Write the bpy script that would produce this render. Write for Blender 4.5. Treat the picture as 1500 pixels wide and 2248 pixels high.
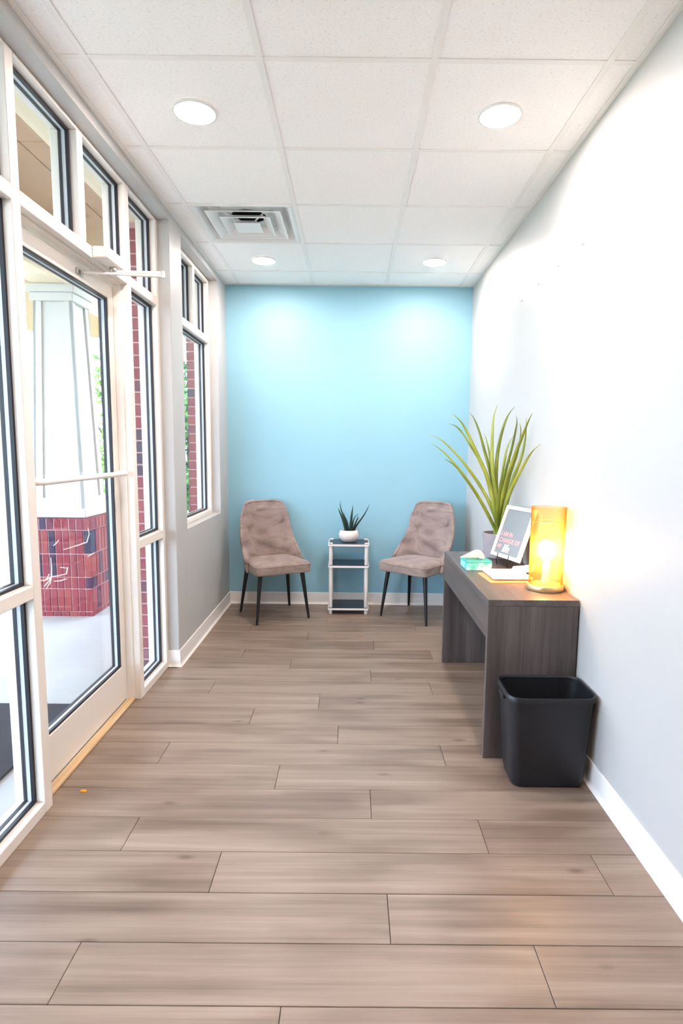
import bpy, bmesh, math, random
from mathutils import Vector, Matrix, Quaternion

random.seed(7)
for o in list(bpy.data.objects):
    bpy.data.objects.remove(o)
scene = bpy.context.scene
COL = scene.collection
PI = math.pi

# ------------------------------------------------------------------ camera
cam_data = bpy.data.cameras.new('camera')
cam = bpy.data.objects.new('camera', cam_data)
COL.objects.link(cam)
scene.camera = cam
cam_data.sensor_fit = 'VERTICAL'
cam_data.sensor_height = 36.0
cam_data.lens = 1270.474 / 2248 * 36.0
cam_data.shift_x = -23.43 / 2248
cam_data.shift_y = 11.48 / 2248
cam_data.clip_start = 0.05
cam_data.clip_end = 300
right = Vector((0.99995, -0.001157, 0.009953))
down = Vector((0.009749, -0.117493, -0.993026))
fwd = Vector((0.002318, 0.993073, -0.117476))
M = Matrix.Identity(4)
for r in range(3):
    M[r][0] = right[r]; M[r][1] = -down[r]; M[r][2] = -fwd[r]
M[2][3] = 1.3637
cam.matrix_world = M

# ------------------------------------------------------------------ world, sun, exposure
world = bpy.data.worlds.new('sky')
scene.world = world
world.use_nodes = True
wn = world.node_tree.nodes
bg = wn['Background']
bg.inputs[0].default_value = (0.60, 0.79, 1.0, 1)
bg.inputs[1].default_value = 1.85
sun_d = bpy.data.lights.new('sun', 'SUN')
sun_d.energy = 0.5
sun_d.angle = 0.03
sun_d.color = (1.0, 0.95, 0.88)
sun = bpy.data.objects.new('sun', sun_d)
COL.objects.link(sun)
sun.rotation_euler = Vector((0.50, 0.62, -1.05)).to_track_quat('-Z', 'Y').to_euler()
LAMP_STRENGTH = 46.0
LAMP_COLOR = (1.0, 0.86, 0.81)
vs = scene.view_settings
vs.view_transform = 'Standard'
vs.look = 'None'
vs.exposure = 2.94
vs.gamma = 1.0
vs.use_curve_mapping = False
cy = scene.cycles
cy.max_bounces = 7
cy.diffuse_bounces = 5
cy.glossy_bounces = 2
cy.transparent_max_bounces = 14
cy.caustics_reflective = False
cy.caustics_refractive = False
cy.use_denoising = True
cy.use_adaptive_sampling = True
cy.adaptive_threshold = 0.09
cy.adaptive_min_samples = 16

# ------------------------------------------------------------------ helpers
def lin(r, g=None, b=None):
    if g is None:
        r, g, b = r
    f = lambda c: (c / 255 / 12.92) if c / 255 <= 0.04045 else ((c / 255 + 0.055) / 1.055) ** 2.4
    return (f(r), f(g), f(b), 1)

class BM:
    """collects shapes into one bmesh, then links them as ONE mesh object"""
    def __init__(self):
        self.bm = bmesh.new()
    def box(self, x0, x1, y0, y1, z0, z1, bev=0.0, seg=1, mat=None):
        t = bmesh.new()
        bmesh.ops.create_cube(t, size=1)
        for v in t.verts:
            v.co = Vector(((x0 + x1) / 2 + v.co.x * (x1 - x0), (y0 + y1) / 2 + v.co.y * (y1 - y0), (z0 + z1) / 2 + v.co.z * (z1 - z0)))
        if bev:
            bmesh.ops.bevel(t, geom=list(t.edges), offset=bev, segments=seg, affect='EDGES', profile=0.5)
        return self.join(t, mat)
    def join(self, t, mat=None):
        if mat is not None:
            t.transform(mat)
        me = bpy.data.meshes.new('tmp')
        t.to_mesh(me); t.free()
        self.bm.from_mesh(me)
        bpy.data.meshes.remove(me)
        return self
    def lathe(self, prof, n=32, c=(0, 0, 0), close=False):
        rings = []
        for (r, z) in prof:
            if r < 1e-5:
                rings.append([self.bm.verts.new((c[0], c[1], c[2] + z))])
            else:
                rings.append([self.bm.verts.new((c[0] + r * math.cos(2 * PI * k / n), c[1] + r * math.sin(2 * PI * k / n), c[2] + z)) for k in range(n)])
        pairs = list(zip(rings, rings[1:]))
        if close:
            pairs.append((rings[-1], rings[0]))
        for a, b in pairs:
            for k in range(n):
                k2 = (k + 1) % n
                if len(a) == 1 and len(b) == 1:
                    continue
                if len(a) == 1:
                    self.bm.faces.new((a[0], b[k2], b[k]))
                elif len(b) == 1:
                    self.bm.faces.new((a[k], a[k2], b[0]))
                else:
                    self.bm.faces.new((a[k], a[k2], b[k2], b[k]))
        return self
    def tube(self, pts, rad, n=12, cap=True):
        pts = [Vector(p) for p in pts]
        if not isinstance(rad, (list, tuple)):
            rad = [rad] * len(pts)
        rings = []
        ref = None
        for i, p in enumerate(pts):
            a = pts[max(i - 1, 0)]; b = pts[min(i + 1, len(pts) - 1)]
            t = (b - a).normalized()
            if ref is None:
                ref = Vector((0, 0, 1)) if abs(t.z) < 0.9 else Vector((1, 0, 0))
            u = (ref - t * ref.dot(t)).normalized()
            w = t.cross(u)
            ref = u
            rings.append([self.bm.verts.new(p + rad[i] * (math.cos(2 * PI * k / n) * u + math.sin(2 * PI * k / n) * w)) for k in range(n)])
        for a, b in zip(rings, rings[1:]):
            for k in range(n):
                self.bm.faces.new((a[k], a[(k + 1) % n], b[(k + 1) % n], b[k]))
        if cap:
            self.bm.faces.new(list(reversed(rings[0])))
            self.bm.faces.new(rings[-1])
        return self
    def loft(self, loops, cap0=True, cap1=True):
        rings = [[self.bm.verts.new(p) for p in lp] for lp in loops]
        n = len(rings[0])
        for a, b in zip(rings, rings[1:]):
            for k in range(n):
                self.bm.faces.new((a[k], a[(k + 1) % n], b[(k + 1) % n], b[k]))
        if cap0:
            self.bm.faces.new(list(reversed(rings[0])))
        if cap1:
            self.bm.faces.new(rings[-1])
        return self
    def build(self, name, mat, parent=None, smooth=False, angle=None):
        bmesh.ops.recalc_face_normals(self.bm, faces=list(self.bm.faces))
        me = bpy.data.meshes.new(name)
        self.bm.to_mesh(me); self.bm.free()
        if mat is not None:
            me.materials.append(mat)
        if smooth:
            for p in me.polygons:
                p.use_smooth = True
            if angle:
                try:
                    me.set_sharp_from_angle(angle=math.radians(angle))
                except Exception:
                    pass
        o = bpy.data.objects.new(name, me)
        COL.objects.link(o)
        if parent is not None:
            o.parent = parent
        return o

def tag(o, label=None, cat=None, group=None, kind=None):
    if label: o['label'] = label
    if cat: o['category'] = cat
    if group: o['group'] = group
    if kind: o['kind'] = kind
    return o

def empty(name, loc=(0, 0, 0), rz=0.0):
    o = bpy.data.objects.new(name, None)
    o.empty_display_size = 0.1
    o.location = loc
    o.rotation_euler = (0, 0, rz)
    COL.objects.link(o)
    return o

def mesh_part(name, me, parent, loc=(0, 0, 0), rot=(0, 0, 0)):
    o = bpy.data.objects.new(name, me)
    COL.objects.link(o)
    o.parent = parent
    o.location = loc
    o.rotation_euler = rot
    return o

def rrect(hx, hy, r, n=6, cx=0, cy=0, z=0):
    pts = []
    for (sx, sy, a0) in ((1, 1, 0), (-1, 1, PI / 2), (-1, -1, PI), (1, -1, 1.5 * PI)):
        for i in range(n + 1):
            a = a0 + (PI / 2) * i / n
            pts.append((cx + sx * (hx - r) + r * math.cos(a), cy + sy * (hy - r) + r * math.sin(a), z))
    return pts

# ------------------------------------------------------------------ materials
def mat(name, col, rough=0.5, metal=0.0, spec=0.5, **kw):
    m = bpy.data.materials.new(name)
    m.use_nodes = True
    b = m.node_tree.nodes['Principled BSDF']
    b.inputs['Base Color'].default_value = col
    b.inputs['Roughness'].default_value = rough
    b.inputs['Metallic'].default_value = metal
    b.inputs['Specular IOR Level'].default_value = spec
    for k, v in kw.items():
        b.inputs[k].default_value = v
    return m

def N(m, typ, **kw):
    n = m.node_tree.nodes.new(typ)
    for k, v in kw.items():
        setattr(n, k, v)
    return n

def L(m, a, b):
    m.node_tree.links.new(a, b)

def ramp(m, stops):
    r = N(m, 'ShaderNodeValToRGB')
    e = r.color_ramp.elements
    while len(e) < len(stops):
        e.new(0.5)
    for el, (p, c) in zip(e, stops):
        el.position = p; el.color = c
    return r

def bsdf(m):
    return m.node_tree.nodes['Principled BSDF']

def noise_paint(m, col, amt=0.03, scale=6.0, bump=0.0, bscale=300):
    """slight mottling of a flat painted or cast surface"""
    tc = N(m, 'ShaderNodeTexCoord')
    n = N(m, 'ShaderNodeTexNoise'); n.inputs['Scale'].default_value = scale; n.inputs['Detail'].default_value = 4
    L(m, tc.outputs['Object'], n.inputs['Vector'])
    a = [max(0, c * (1 - amt)) for c in col[:3]] + [1]
    b = [min(1, c * (1 + amt)) for c in col[:3]] + [1]
    r = ramp(m, [(0.3, a), (0.7, b)])
    L(m, n.outputs['Fac'], r.inputs['Fac'])
    L(m, r.outputs['Color'], bsdf(m).inputs['Base Color'])
    if bump:
        n2 = N(m, 'ShaderNodeTexNoise'); n2.inputs['Scale'].default_value = bscale
        L(m, tc.outputs['Object'], n2.inputs['Vector'])
        bp = N(m, 'ShaderNodeBump'); bp.inputs['Strength'].default_value = bump; bp.inputs['Distance'].default_value = 0.002
        L(m, n2.outputs['Fac'], bp.inputs['Height'])
        L(m, bp.outputs['Normal'], bsdf(m).inputs['Normal'])
    return m

def painted(name, col, rough=0.6, amt=0.02, scale=5.0, bump=0.05, bscale=250, spec=0.4):
    return noise_paint(mat(name, col, rough, 0, spec), col, amt, scale, bump, bscale)

def wood_mat(name, stops, sx=1.1, sy=16.0, axis='X', rough=0.45, per_object=True, vary=0.16, spec=0.4, fine=0.35, bump=0.08, knots=False):
    m = mat(name, stops[0][1], rough, 0, spec)
    tc = N(m, 'ShaderNodeTexCoord')
    mp = N(m, 'ShaderNodeMapping')
    sc = {'X': (sx, sy, sy), 'Y': (sy, sx, sy), 'Z': (sy, sy, sx)}[axis]
    mp.inputs['Scale'].default_value = sc
    L(m, tc.outputs['Object'], mp.inputs['Vector'])
    vec = mp.outputs['Vector']
    oi = N(m, 'ShaderNodeObjectInfo')
    if per_object:
        mul = N(m, 'ShaderNodeMath', operation='MULTIPLY'); mul.inputs[1].default_value = 173.0
        L(m, oi.outputs['Random'], mul.inputs[0])
        cmb = N(m, 'ShaderNodeCombineXYZ')
        for i in range(3):
            L(m, mul.outputs[0], cmb.inputs[i])
        add = N(m, 'ShaderNodeVectorMath', operation='ADD')
        L(m, vec, add.inputs[0]); L(m, cmb.outputs[0], add.inputs[1])
        vec = add.outputs[0]
    n1 = N(m, 'ShaderNodeTexNoise'); n1.inputs['Scale'].default_value = 1.0; n1.inputs['Detail'].default_value = 5; n1.inputs['Roughness'].default_value = 0.6; n1.inputs['Distortion'].default_value = 0.25
    L(m, vec, n1.inputs['Vector'])
    r1 = ramp(m, stops)
    L(m, n1.outputs['Fac'], r1.inputs['Fac'])
    mp2 = N(m, 'ShaderNodeMapping'); mp2.inputs['Scale'].default_value = (3.0, 6.0, 6.0) if axis == 'X' else ((6.0, 3.0, 6.0) if axis == 'Y' else (6.0, 6.0, 3.0))
    L(m, vec, mp2.inputs['Vector'])
    n2 = N(m, 'ShaderNodeTexNoise'); n2.inputs['Scale'].default_value = 1.0; n2.inputs['Detail'].default_value = 3
    L(m, mp2.outputs['Vector'], n2.inputs['Vector'])
    r2 = ramp(m, [(0.30, (1 - fine, 1 - fine, 1 - fine, 1)), (0.62, (1, 1, 1, 1))])
    L(m, n2.outputs['Fac'], r2.inputs['Fac'])
    mx = N(m, 'ShaderNodeMix', data_type='RGBA', blend_type='MULTIPLY'); mx.inputs[0].default_value = 0.8
    L(m, r1.outputs['Color'], mx.inputs[6]); L(m, r2.outputs['Color'], mx.inputs[7])
    col_out = mx.outputs[2]
    if knots:
        # broad cloudy tone and a few small dark knots, stretched along the board
        base_vec = add.outputs[0] if per_object else tc.outputs['Object']
        mp3 = N(m, 'ShaderNodeMapping'); mp3.inputs['Scale'].default_value = (2.2, 0.28, 0.28)
        L(m, base_vec, mp3.inputs['Vector'])
        n3 = N(m, 'ShaderNodeTexNoise'); n3.inputs['Scale'].default_value = 1.0; n3.inputs['Detail'].default_value = 2
        L(m, mp3.outputs['Vector'], n3.inputs['Vector'])
        r3 = ramp(m, [(0.34, (0.72, 0.68, 0.66, 1)), (0.52, (1, 1, 1, 1))])
        L(m, n3.outputs['Fac'], r3.inputs['Fac'])
        mk = N(m, 'ShaderNodeMix', data_type='RGBA', blend_type='MULTIPLY'); mk.inputs[0].default_value = 1.0
        L(m, col_out, mk.inputs[6]); L(m, r3.outputs['Color'], mk.inputs[7])
        mp4 = N(m, 'ShaderNodeMapping'); mp4.inputs['Scale'].default_value = (3.4, 0.30, 0.30)
        L(m, base_vec, mp4.inputs['Vector'])
        v4 = N(m, 'ShaderNodeTexVoronoi'); v4.inputs['Scale'].default_value = 1.0
        L(m, mp4.outputs['Vector'], v4.inputs['Vector'])
        r4 = ramp(m, [(0.02, (0.55, 0.50, 0.48, 1)), (0.11, (1, 1, 1, 1))])
        L(m, v4.outputs['Distance'], r4.inputs['Fac'])
        mk2 = N(m, 'ShaderNodeMix', data_type='RGBA', blend_type='MULTIPLY'); mk2.inputs[0].default_value = 1.0
        L(m, mk.outputs[2], mk2.inputs[6]); L(m, r4.outputs['Color'], mk2.inputs[7])
        col_out = mk2.outputs[2]
    hsv = N(m, 'ShaderNodeHueSaturation')
    mr = N(m, 'ShaderNodeMapRange'); mr.inputs[3].default_value = 1 - vary; mr.inputs[4].default_value = 1 + vary
    L(m, oi.outputs['Random'], mr.inputs[0])
    L(m, mr.outputs[0], hsv.inputs['Value'])
    L(m, col_out, hsv.inputs['Color'])
    L(m, hsv.outputs['Color'], bsdf(m).inputs['Base Color'])
    if bump:
        bp = N(m, 'ShaderNodeBump'); bp.inputs['Strength'].default_value = bump; bp.inputs['Distance'].default_value = 0.003
        L(m, n2.outputs['Fac'], bp.inputs['Height'])
        L(m, bp.outputs['Normal'], bsdf(m).inputs['Normal'])
    return m

def grazing(m, lo, hi, power=4.0):
    lw = N(m, 'ShaderNodeLayerWeight'); lw.inputs['Blend'].default_value = 0.5
    pw = N(m, 'ShaderNodeMath', operation='POWER'); pw.inputs[1].default_value = power
    L(m, lw.outputs['Facing'], pw.inputs[0])
    ma = N(m, 'ShaderNodeMath', operation='MULTIPLY_ADD'); ma.inputs[1].default_value = hi; ma.inputs[2].default_value = lo
    L(m, pw.outputs[0], ma.inputs[0])
    return ma

def glass_mat(name, tint=(1, 1, 1, 1), refl=0.07, rough=0.0):
    """thin clear pane: straight-through transmission plus a mirror share that grows at grazing angles"""
    m = bpy.data.materials.new(name); m.use_nodes = True
    nt = m.node_tree
    nt.nodes.remove(nt.nodes['Principled BSDF'])
    out = nt.nodes['Material Output']
    tr = N(m, 'ShaderNodeBsdfTransparent'); tr.inputs[0].default_value = tint
    gl = N(m, 'ShaderNodeBsdfGlossy'); gl.inputs['Roughness'].default_value = rough
    fr = grazing(m, 0.025, 0.5)
    mx = N(m, 'ShaderNodeMixShader')
    L(m, fr.outputs[0], mx.inputs[0]); L(m, tr.outputs[0], mx.inputs[1]); L(m, gl.outputs[0], mx.inputs[2])
    L(m, mx.outputs[0], out.inputs['Surface'])
    return m

def emit_mat(name, col, strength):
    m = bpy.data.materials.new(name); m.use_nodes = True
    b = bsdf(m)
    b.inputs['Base Color'].default_value = (0.9, 0.9, 0.9, 1)
    b.inputs['Emission Color'].default_value = (*col, 1)
    b.inputs['Emission Strength'].default_value = strength
    return m

MAT = {}
MAT['wall'] = painted('wall paint pale grey', lin(181, 180, 178), 0.45, 0.012, 3, 0.04, 260)
MAT['teal'] = painted('wall paint aqua', lin(139, 184, 200), 0.5, 0.012, 3, 0.04, 260)
MAT['vinyl'] = painted('white vinyl base', lin(232, 228, 224), 0.4, 0.01, 8, 0.0)
MAT['alu'] = painted('off white aluminium', lin(226, 220, 212), 0.38, 0.012, 6, 0.0, spec=0.5)
MAT['rubber'] = painted('black glazing rubber', lin(26, 26, 34), 0.5, 0.05, 20, 0.0)
MAT['spacer'] = painted('grey glazing spacer', lin(196, 200, 204), 0.35, 0.03, 20, 0.0)
MAT['glass'] = glass_mat('clear window glass', (0.98, 0.98, 0.99, 1))
MAT['white_plastic'] = painted('white plastic', lin(232, 228, 224), 0.4, 0.01, 10, 0.0)
MAT['tee'] = painted('white ceiling grid', lin(240, 237, 233), 0.45, 0.01, 10, 0.0)
MAT['black_metal'] = painted('black powder coat', lin(20, 20, 24), 0.42, 0.08, 30, 0.0)
MAT['black_plastic'] = painted('black plastic', lin(25, 26, 31), 0.42, 0.06, 12, 0.12, 500)
MAT['dark_board'] = painted('dark blue black board', lin(26, 36, 52), 0.30, 0.08, 20, 0.0)
MAT['steel'] = mat('brushed steel', lin(205, 200, 196), 0.25, 0.9)
noise_paint(MAT['steel'], lin(205, 200, 196), 0.05, 40)
MAT['chrome_white'] = painted('silver painted arm', lin(224, 220, 214), 0.3, 0.02, 20, 0.0, spec=0.6)
MAT['floorwood'] = wood_mat('vinyl plank oak', [(0.16, lin(94, 78, 66)), (0.40, lin(128, 110, 96)), (0.58, lin(142, 124, 110)), (0.84, lin(160, 144, 131))], 0.8, 24.0, 'X', 0.36, True, 0.05, 0.45, 0.16, 0.05, True)
MAT['subfloor'] = painted('dark floor joint', lin(70, 56, 48), 0.8, 0.05, 20, 0.0)
MAT['deskwood'] = wood_mat('grey brown laminate', [(0.22, lin(62, 54, 52)), (0.5, lin(88, 78, 75)), (0.8, lin(112, 101, 97))], 1.0, 22.0, 'Z', 0.42, True, 0.04, 0.45, 0.3, 0.04)
MAT['desktop'] = wood_mat('grey brown laminate top', [(0.22, lin(64, 56, 54)), (0.5, lin(90, 80, 77)), (0.8, lin(112, 101, 97))], 1.0, 22.0, 'Y', 0.36, True, 0.02, 0.45, 0.25, 0.03)
MAT['threshold'] = wood_mat('pale pine strip', [(0.2, lin(176, 140, 98)), (0.5, lin(206, 174, 132)), (0.8, lin(222, 196, 158))], 1.0, 30.0, 'Y', 0.5, True, 0.02)
MAT['concrete'] = painted('pale concrete', lin(160, 158, 155), 0.8, 0.05, 2.5, 0.15, 120)
MAT['lawn'] = painted('lawn', lin(140, 144, 108), 0.9, 0.25, 3, 0.3, 40)
MAT['doormat'] = painted('dark blue grey mat', lin(14, 16, 27), 0.95, 0.25, 160, 0.5, 400)
MAT['porch_white'] = painted('porch white paint', lin(198, 191, 182), 0.55, 0.01, 4, 0.0)
MAT['porch_tan'] = painted('porch soffit tan', lin(182, 146, 112), 0.7, 0.05, 5, 0.1, 60)
MAT['cream'] = painted('cream lintel paint', lin(232, 214, 184), 0.6, 0.02, 5, 0.0)
MAT['mortar'] = painted('pink mortar', lin(186, 140, 140), 0.9, 0.08, 30, 0.2, 150)
MAT['vent_white'] = painted('white enamel', lin(232, 232, 230), 0.35, 0.01, 10, 0.0)
MAT['duct'] = painted('duct inside', lin(34, 34, 38), 0.6, 0.1, 20, 0.0)
MAT['soil'] = painted('dark soil', lin(44, 30, 26), 0.95, 0.3, 90, 0.6, 200)
MAT['downlight'] = emit_mat('downlight lens', LAMP_COLOR, LAMP_STRENGTH)
MAT['bulb'] = emit_mat('warm bulb', (1.0, 0.68, 0.36), 24.0)
MAT['brass'] = mat('satin brass', lin(214, 190, 140), 0.32, 0.75)
noise_paint(MAT['brass'], lin(214, 190, 140), 0.04, 30)
MAT['paper'] = painted('white paper', lin(244, 240, 240), 0.7, 0.01, 20, 0.0)
MAT['clip_board'] = painted('orange tan board', lin(222, 160, 104), 0.55, 0.06, 30, 0.0)
MAT['shell'] = painted('bleached shell', lin(236, 222, 204), 0.55, 0.06, 25, 0.2, 90)
MAT['frame_white'] = painted('white picture frame', lin(236, 234, 234), 0.35, 0.01, 10, 0.0)
MAT['print_grey'] = painted('slate grey print', lin(118, 124, 128), 0.3, 0.03, 8, 0.0, spec=0.6)
MAT['print_pink'] = painted('dusty pink ink', lin(226, 158, 156), 0.5, 0.02, 20, 0.0)
MAT['print_white'] = painted('white ink', lin(246, 240, 242), 0.5, 0.01, 20, 0.0)
MAT['orange'] = painted('orange scrap', lin(246, 156, 40), 0.6, 0.05, 60, 0.0)
MAT['plug'] = painted('grey brown wall plug', lin(168, 158, 148), 0.6, 0.05, 60, 0.0)
MAT['strand'] = painted('dry white strand', lin(240, 236, 232), 0.8, 0.02, 60, 0.0)
MAT['bark'] = painted('bark', lin(96, 80, 66), 0.9, 0.25, 20, 0.5, 40)

# ceiling tile: white mineral fibre with small pits
m = mat('mineral fibre tile', lin(240, 237, 233), 0.85, 0, 0.2)
tc = N(m, 'ShaderNodeTexCoord')
mp = N(m, 'ShaderNodeMapping'); mp.inputs['Scale'].default_value = (1.0, 2.2, 1.0)
L(m, tc.outputs['Object'], mp.inputs['Vector'])
n = N(m, 'ShaderNodeTexNoise'); n.inputs['Scale'].default_value = 95; n.inputs['Detail'].default_value = 2
L(m, mp.outputs['Vector'], n.inputs['Vector'])
r = ramp(m, [(0.30, lin(226, 223, 220)), (0.40, lin(248, 246, 244))])
L(m, n.outputs['Fac'], r.inputs['Fac'])
L(m, r.outputs['Color'], bsdf(m).inputs['Base Color'])
bp = N(m, 'ShaderNodeBump'); bp.inputs['Strength'].default_value = 0.25; bp.inputs['Distance'].default_value = 0.003
L(m, n.outputs['Fac'], bp.inputs['Height']); L(m, bp.outputs['Normal'], bsdf(m).inputs['Normal'])
MAT['tile'] = m

# brick: each brick takes its own colour
m = mat('red brick', lin(168, 92, 84), 0.85, 0, 0.25)
oi = N(m, 'ShaderNodeObjectInfo')
r = ramp(m, [(0.0, lin(142, 62, 68)), (0.40, lin(132, 54, 64)), (0.66, lin(150, 72, 70)), (0.84, lin(116, 52, 66)), (0.95, lin(64, 52, 72))])
L(m, oi.outputs['Random'], r.inputs['Fac'])
tc = N(m, 'ShaderNodeTexCoord')
n = N(m, 'ShaderNodeTexNoise'); n.inputs['Scale'].default_value = 45; n.inputs['Detail'].default_value = 4
L(m, tc.outputs['Object'], n.inputs['Vector'])
r2 = ramp(m, [(0.3, (0.8, 0.8, 0.8, 1)), (0.7, (1, 1, 1, 1))])
L(m, n.outputs['Fac'], r2.inputs['Fac'])
mx = N(m, 'ShaderNodeMix', data_type='RGBA', blend_type='MULTIPLY'); mx.inputs[0].default_value = 1.0
L(m, r.outputs['Color'], mx.inputs[6]); L(m, r2.outputs['Color'], mx.inputs[7])
L(m, mx.outputs[2], bsdf(m).inputs['Base Color'])
bp = N(m, 'ShaderNodeBump'); bp.inputs['Strength'].default_value = 0.4; bp.inputs['Distance'].default_value = 0.004
L(m, n.outputs['Fac'], bp.inputs['Height']); L(m, bp.outputs['Normal'], bsdf(m).inputs['Normal'])
MAT['brick'] = m

# velvet with brushed nap patches
m = mat('taupe velvet', lin(160, 140, 130), 0.85, 0, 0.2)
b = bsdf(m)
b.inputs['Sheen Weight'].default_value = 0.55
b.inputs['Sheen Roughness'].default_value = 0.35
b.inputs['Sheen Tint'].default_value = lin(236, 220, 214)
tc = N(m, 'ShaderNodeTexCoord')
mp = N(m, 'ShaderNodeMapping'); mp.inputs['Scale'].default_value = (3.5, 3.5, 8.0)
L(m, tc.outputs['Object'], mp.inputs['Vector'])
n = N(m, 'ShaderNodeTexNoise'); n.inputs['Scale'].default_value = 1.1; n.inputs['Detail'].default_value = 4; n.inputs['Distortion'].default_value = 1.2; n.inputs['Roughness'].default_value = 0.55
L(m, mp.outputs['Vector'], n.inputs['Vector'])
r = ramp(m, [(0.32, lin(112, 97, 94)), (0.46, lin(138, 121, 115)), (0.60, lin(152, 136, 129)), (0.78, lin(170, 155, 147))])
L(m, n.outputs['Fac'], r.inputs['Fac']); L(m, r.outputs['Color'], b.inputs['Base Color'])
MAT['velvet'] = m

# leaves
def leaf_mat(name, c1, c2, c3, rough=0.45, sc=6.0):
    m = mat(name, c2, rough, 0, 0.4)
    tc = N(m, 'ShaderNodeTexCoord')
    oi = N(m, 'ShaderNodeObjectInfo')
    n = N(m, 'ShaderNodeTexNoise'); n.inputs['Scale'].default_value = sc; n.inputs['Detail'].default_value = 3
    L(m, tc.outputs['Object'], n.inputs['Vector'])
    ad = N(m, 'ShaderNodeMath', operation='MULTIPLY_ADD'); ad.inputs[1].default_value = 0.5; ad.inputs[2].default_value = -0.1
    L(m, oi.outputs['Random'], ad.inputs[0])
    a2 = N(m, 'ShaderNodeMath', operation='ADD')
    L(m, ad.outputs[0], a2.inputs[0]); L(m, n.outputs['Fac'], a2.inputs[1])
    r = ramp(m, [(0.35, c1), (0.6, c2), (0.9, c3)])
    L(m, a2.outputs[0], r.inputs['Fac']); L(m, r.outputs['Color'], bsdf(m).inputs['Base Color'])
    return m
MAT['leaf'] = leaf_mat('yellow green blade', lin(98, 110, 26), lin(128, 140, 46), lin(158, 166, 74))
MAT['aloe'] = leaf_mat('dark green aloe', lin(16, 34, 32), lin(25, 48, 44), lin(44, 68, 56), 0.4, 20)
MAT['treeleaf'] = leaf_mat('sunny tree leaves', lin(60, 104, 40), lin(110, 160, 66), lin(190, 214, 120), 0.5, 9)

# ribbed bowl, turquoise box, grey pot
MAT['bowl'] = painted('white stoneware', lin(226, 216, 210), 0.75, 0.06, 60, 0.5, 160)
MAT['potgrey'] = painted('lilac grey plaster pot', lin(150, 142, 147), 0.7, 0.07, 14, 0.15, 60)
m = mat('turquoise marbled paint', lin(120, 206, 206), 0.35, 0, 0.5)
tc = N(m, 'ShaderNodeTexCoord')
n = N(m, 'ShaderNodeTexNoise'); n.inputs['Scale'].default_value = 14; n.inputs['Detail'].default_value = 5; n.inputs['Distortion'].default_value = 1.5
L(m, tc.outputs['Object'], n.inputs['Vector'])
r = ramp(m, [(0.35, lin(64, 178, 176)), (0.52, lin(126, 208, 210)), (0.66, lin(214, 238, 238))])
L(m, n.outputs['Fac'], r.inputs['Fac']); L(m, r.outputs['Color'], bsdf(m).inputs['Base Color'])
MAT['turquoise'] = m
MAT['turq_top'] = painted('turquoise lid', lin(72, 176, 166), 0.35, 0.05, 12, 0.0)

# amber ribbed glass: tinted see-through share, a glowing diffuse share and a gloss share
m = bpy.data.materials.new('amber ribbed glass'); m.use_nodes = True
nt = m.node_tree
nt.nodes.remove(nt.nodes['Principled BSDF'])
tr = N(m, 'ShaderNodeBsdfTransparent')
tint = ramp(m, [(0.25, (1.0, 0.93, 0.78, 1)), (0.75, (1.0, 0.66, 0.26, 1))])
lw = N(m, 'ShaderNodeLayerWeight'); lw.inputs['Blend'].default_value = 0.5
L(m, lw.outputs['Facing'], tint.inputs['Fac']); L(m, tint.outputs['Color'], tr.inputs[0])
tl = N(m, 'ShaderNodeBsdfTranslucent'); tl.inputs[0].default_value = (1.0, 0.50, 0.10, 1)
gl = N(m, 'ShaderNodeBsdfGlossy'); gl.inputs['Roughness'].default_value = 0.08; gl.inputs[0].default_value = (1, 0.92, 0.8, 1)
m1 = N(m, 'ShaderNodeMixShader'); m1.inputs[0].default_value = 0.07
L(m, tr.outputs[0], m1.inputs[1]); L(m, tl.outputs[0], m1.inputs[2])
fr = grazing(m, 0.03, 0.35)
m2 = N(m, 'ShaderNodeMixShader')
L(m, fr.outputs[0], m2.inputs[0]); L(m, m1.outputs[0], m2.inputs[1]); L(m, gl.outputs[0], m2.inputs[2])
L(m, m2.outputs[0], nt.nodes['Material Output'].inputs['Surface'])
MAT['amber'] = m
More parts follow.
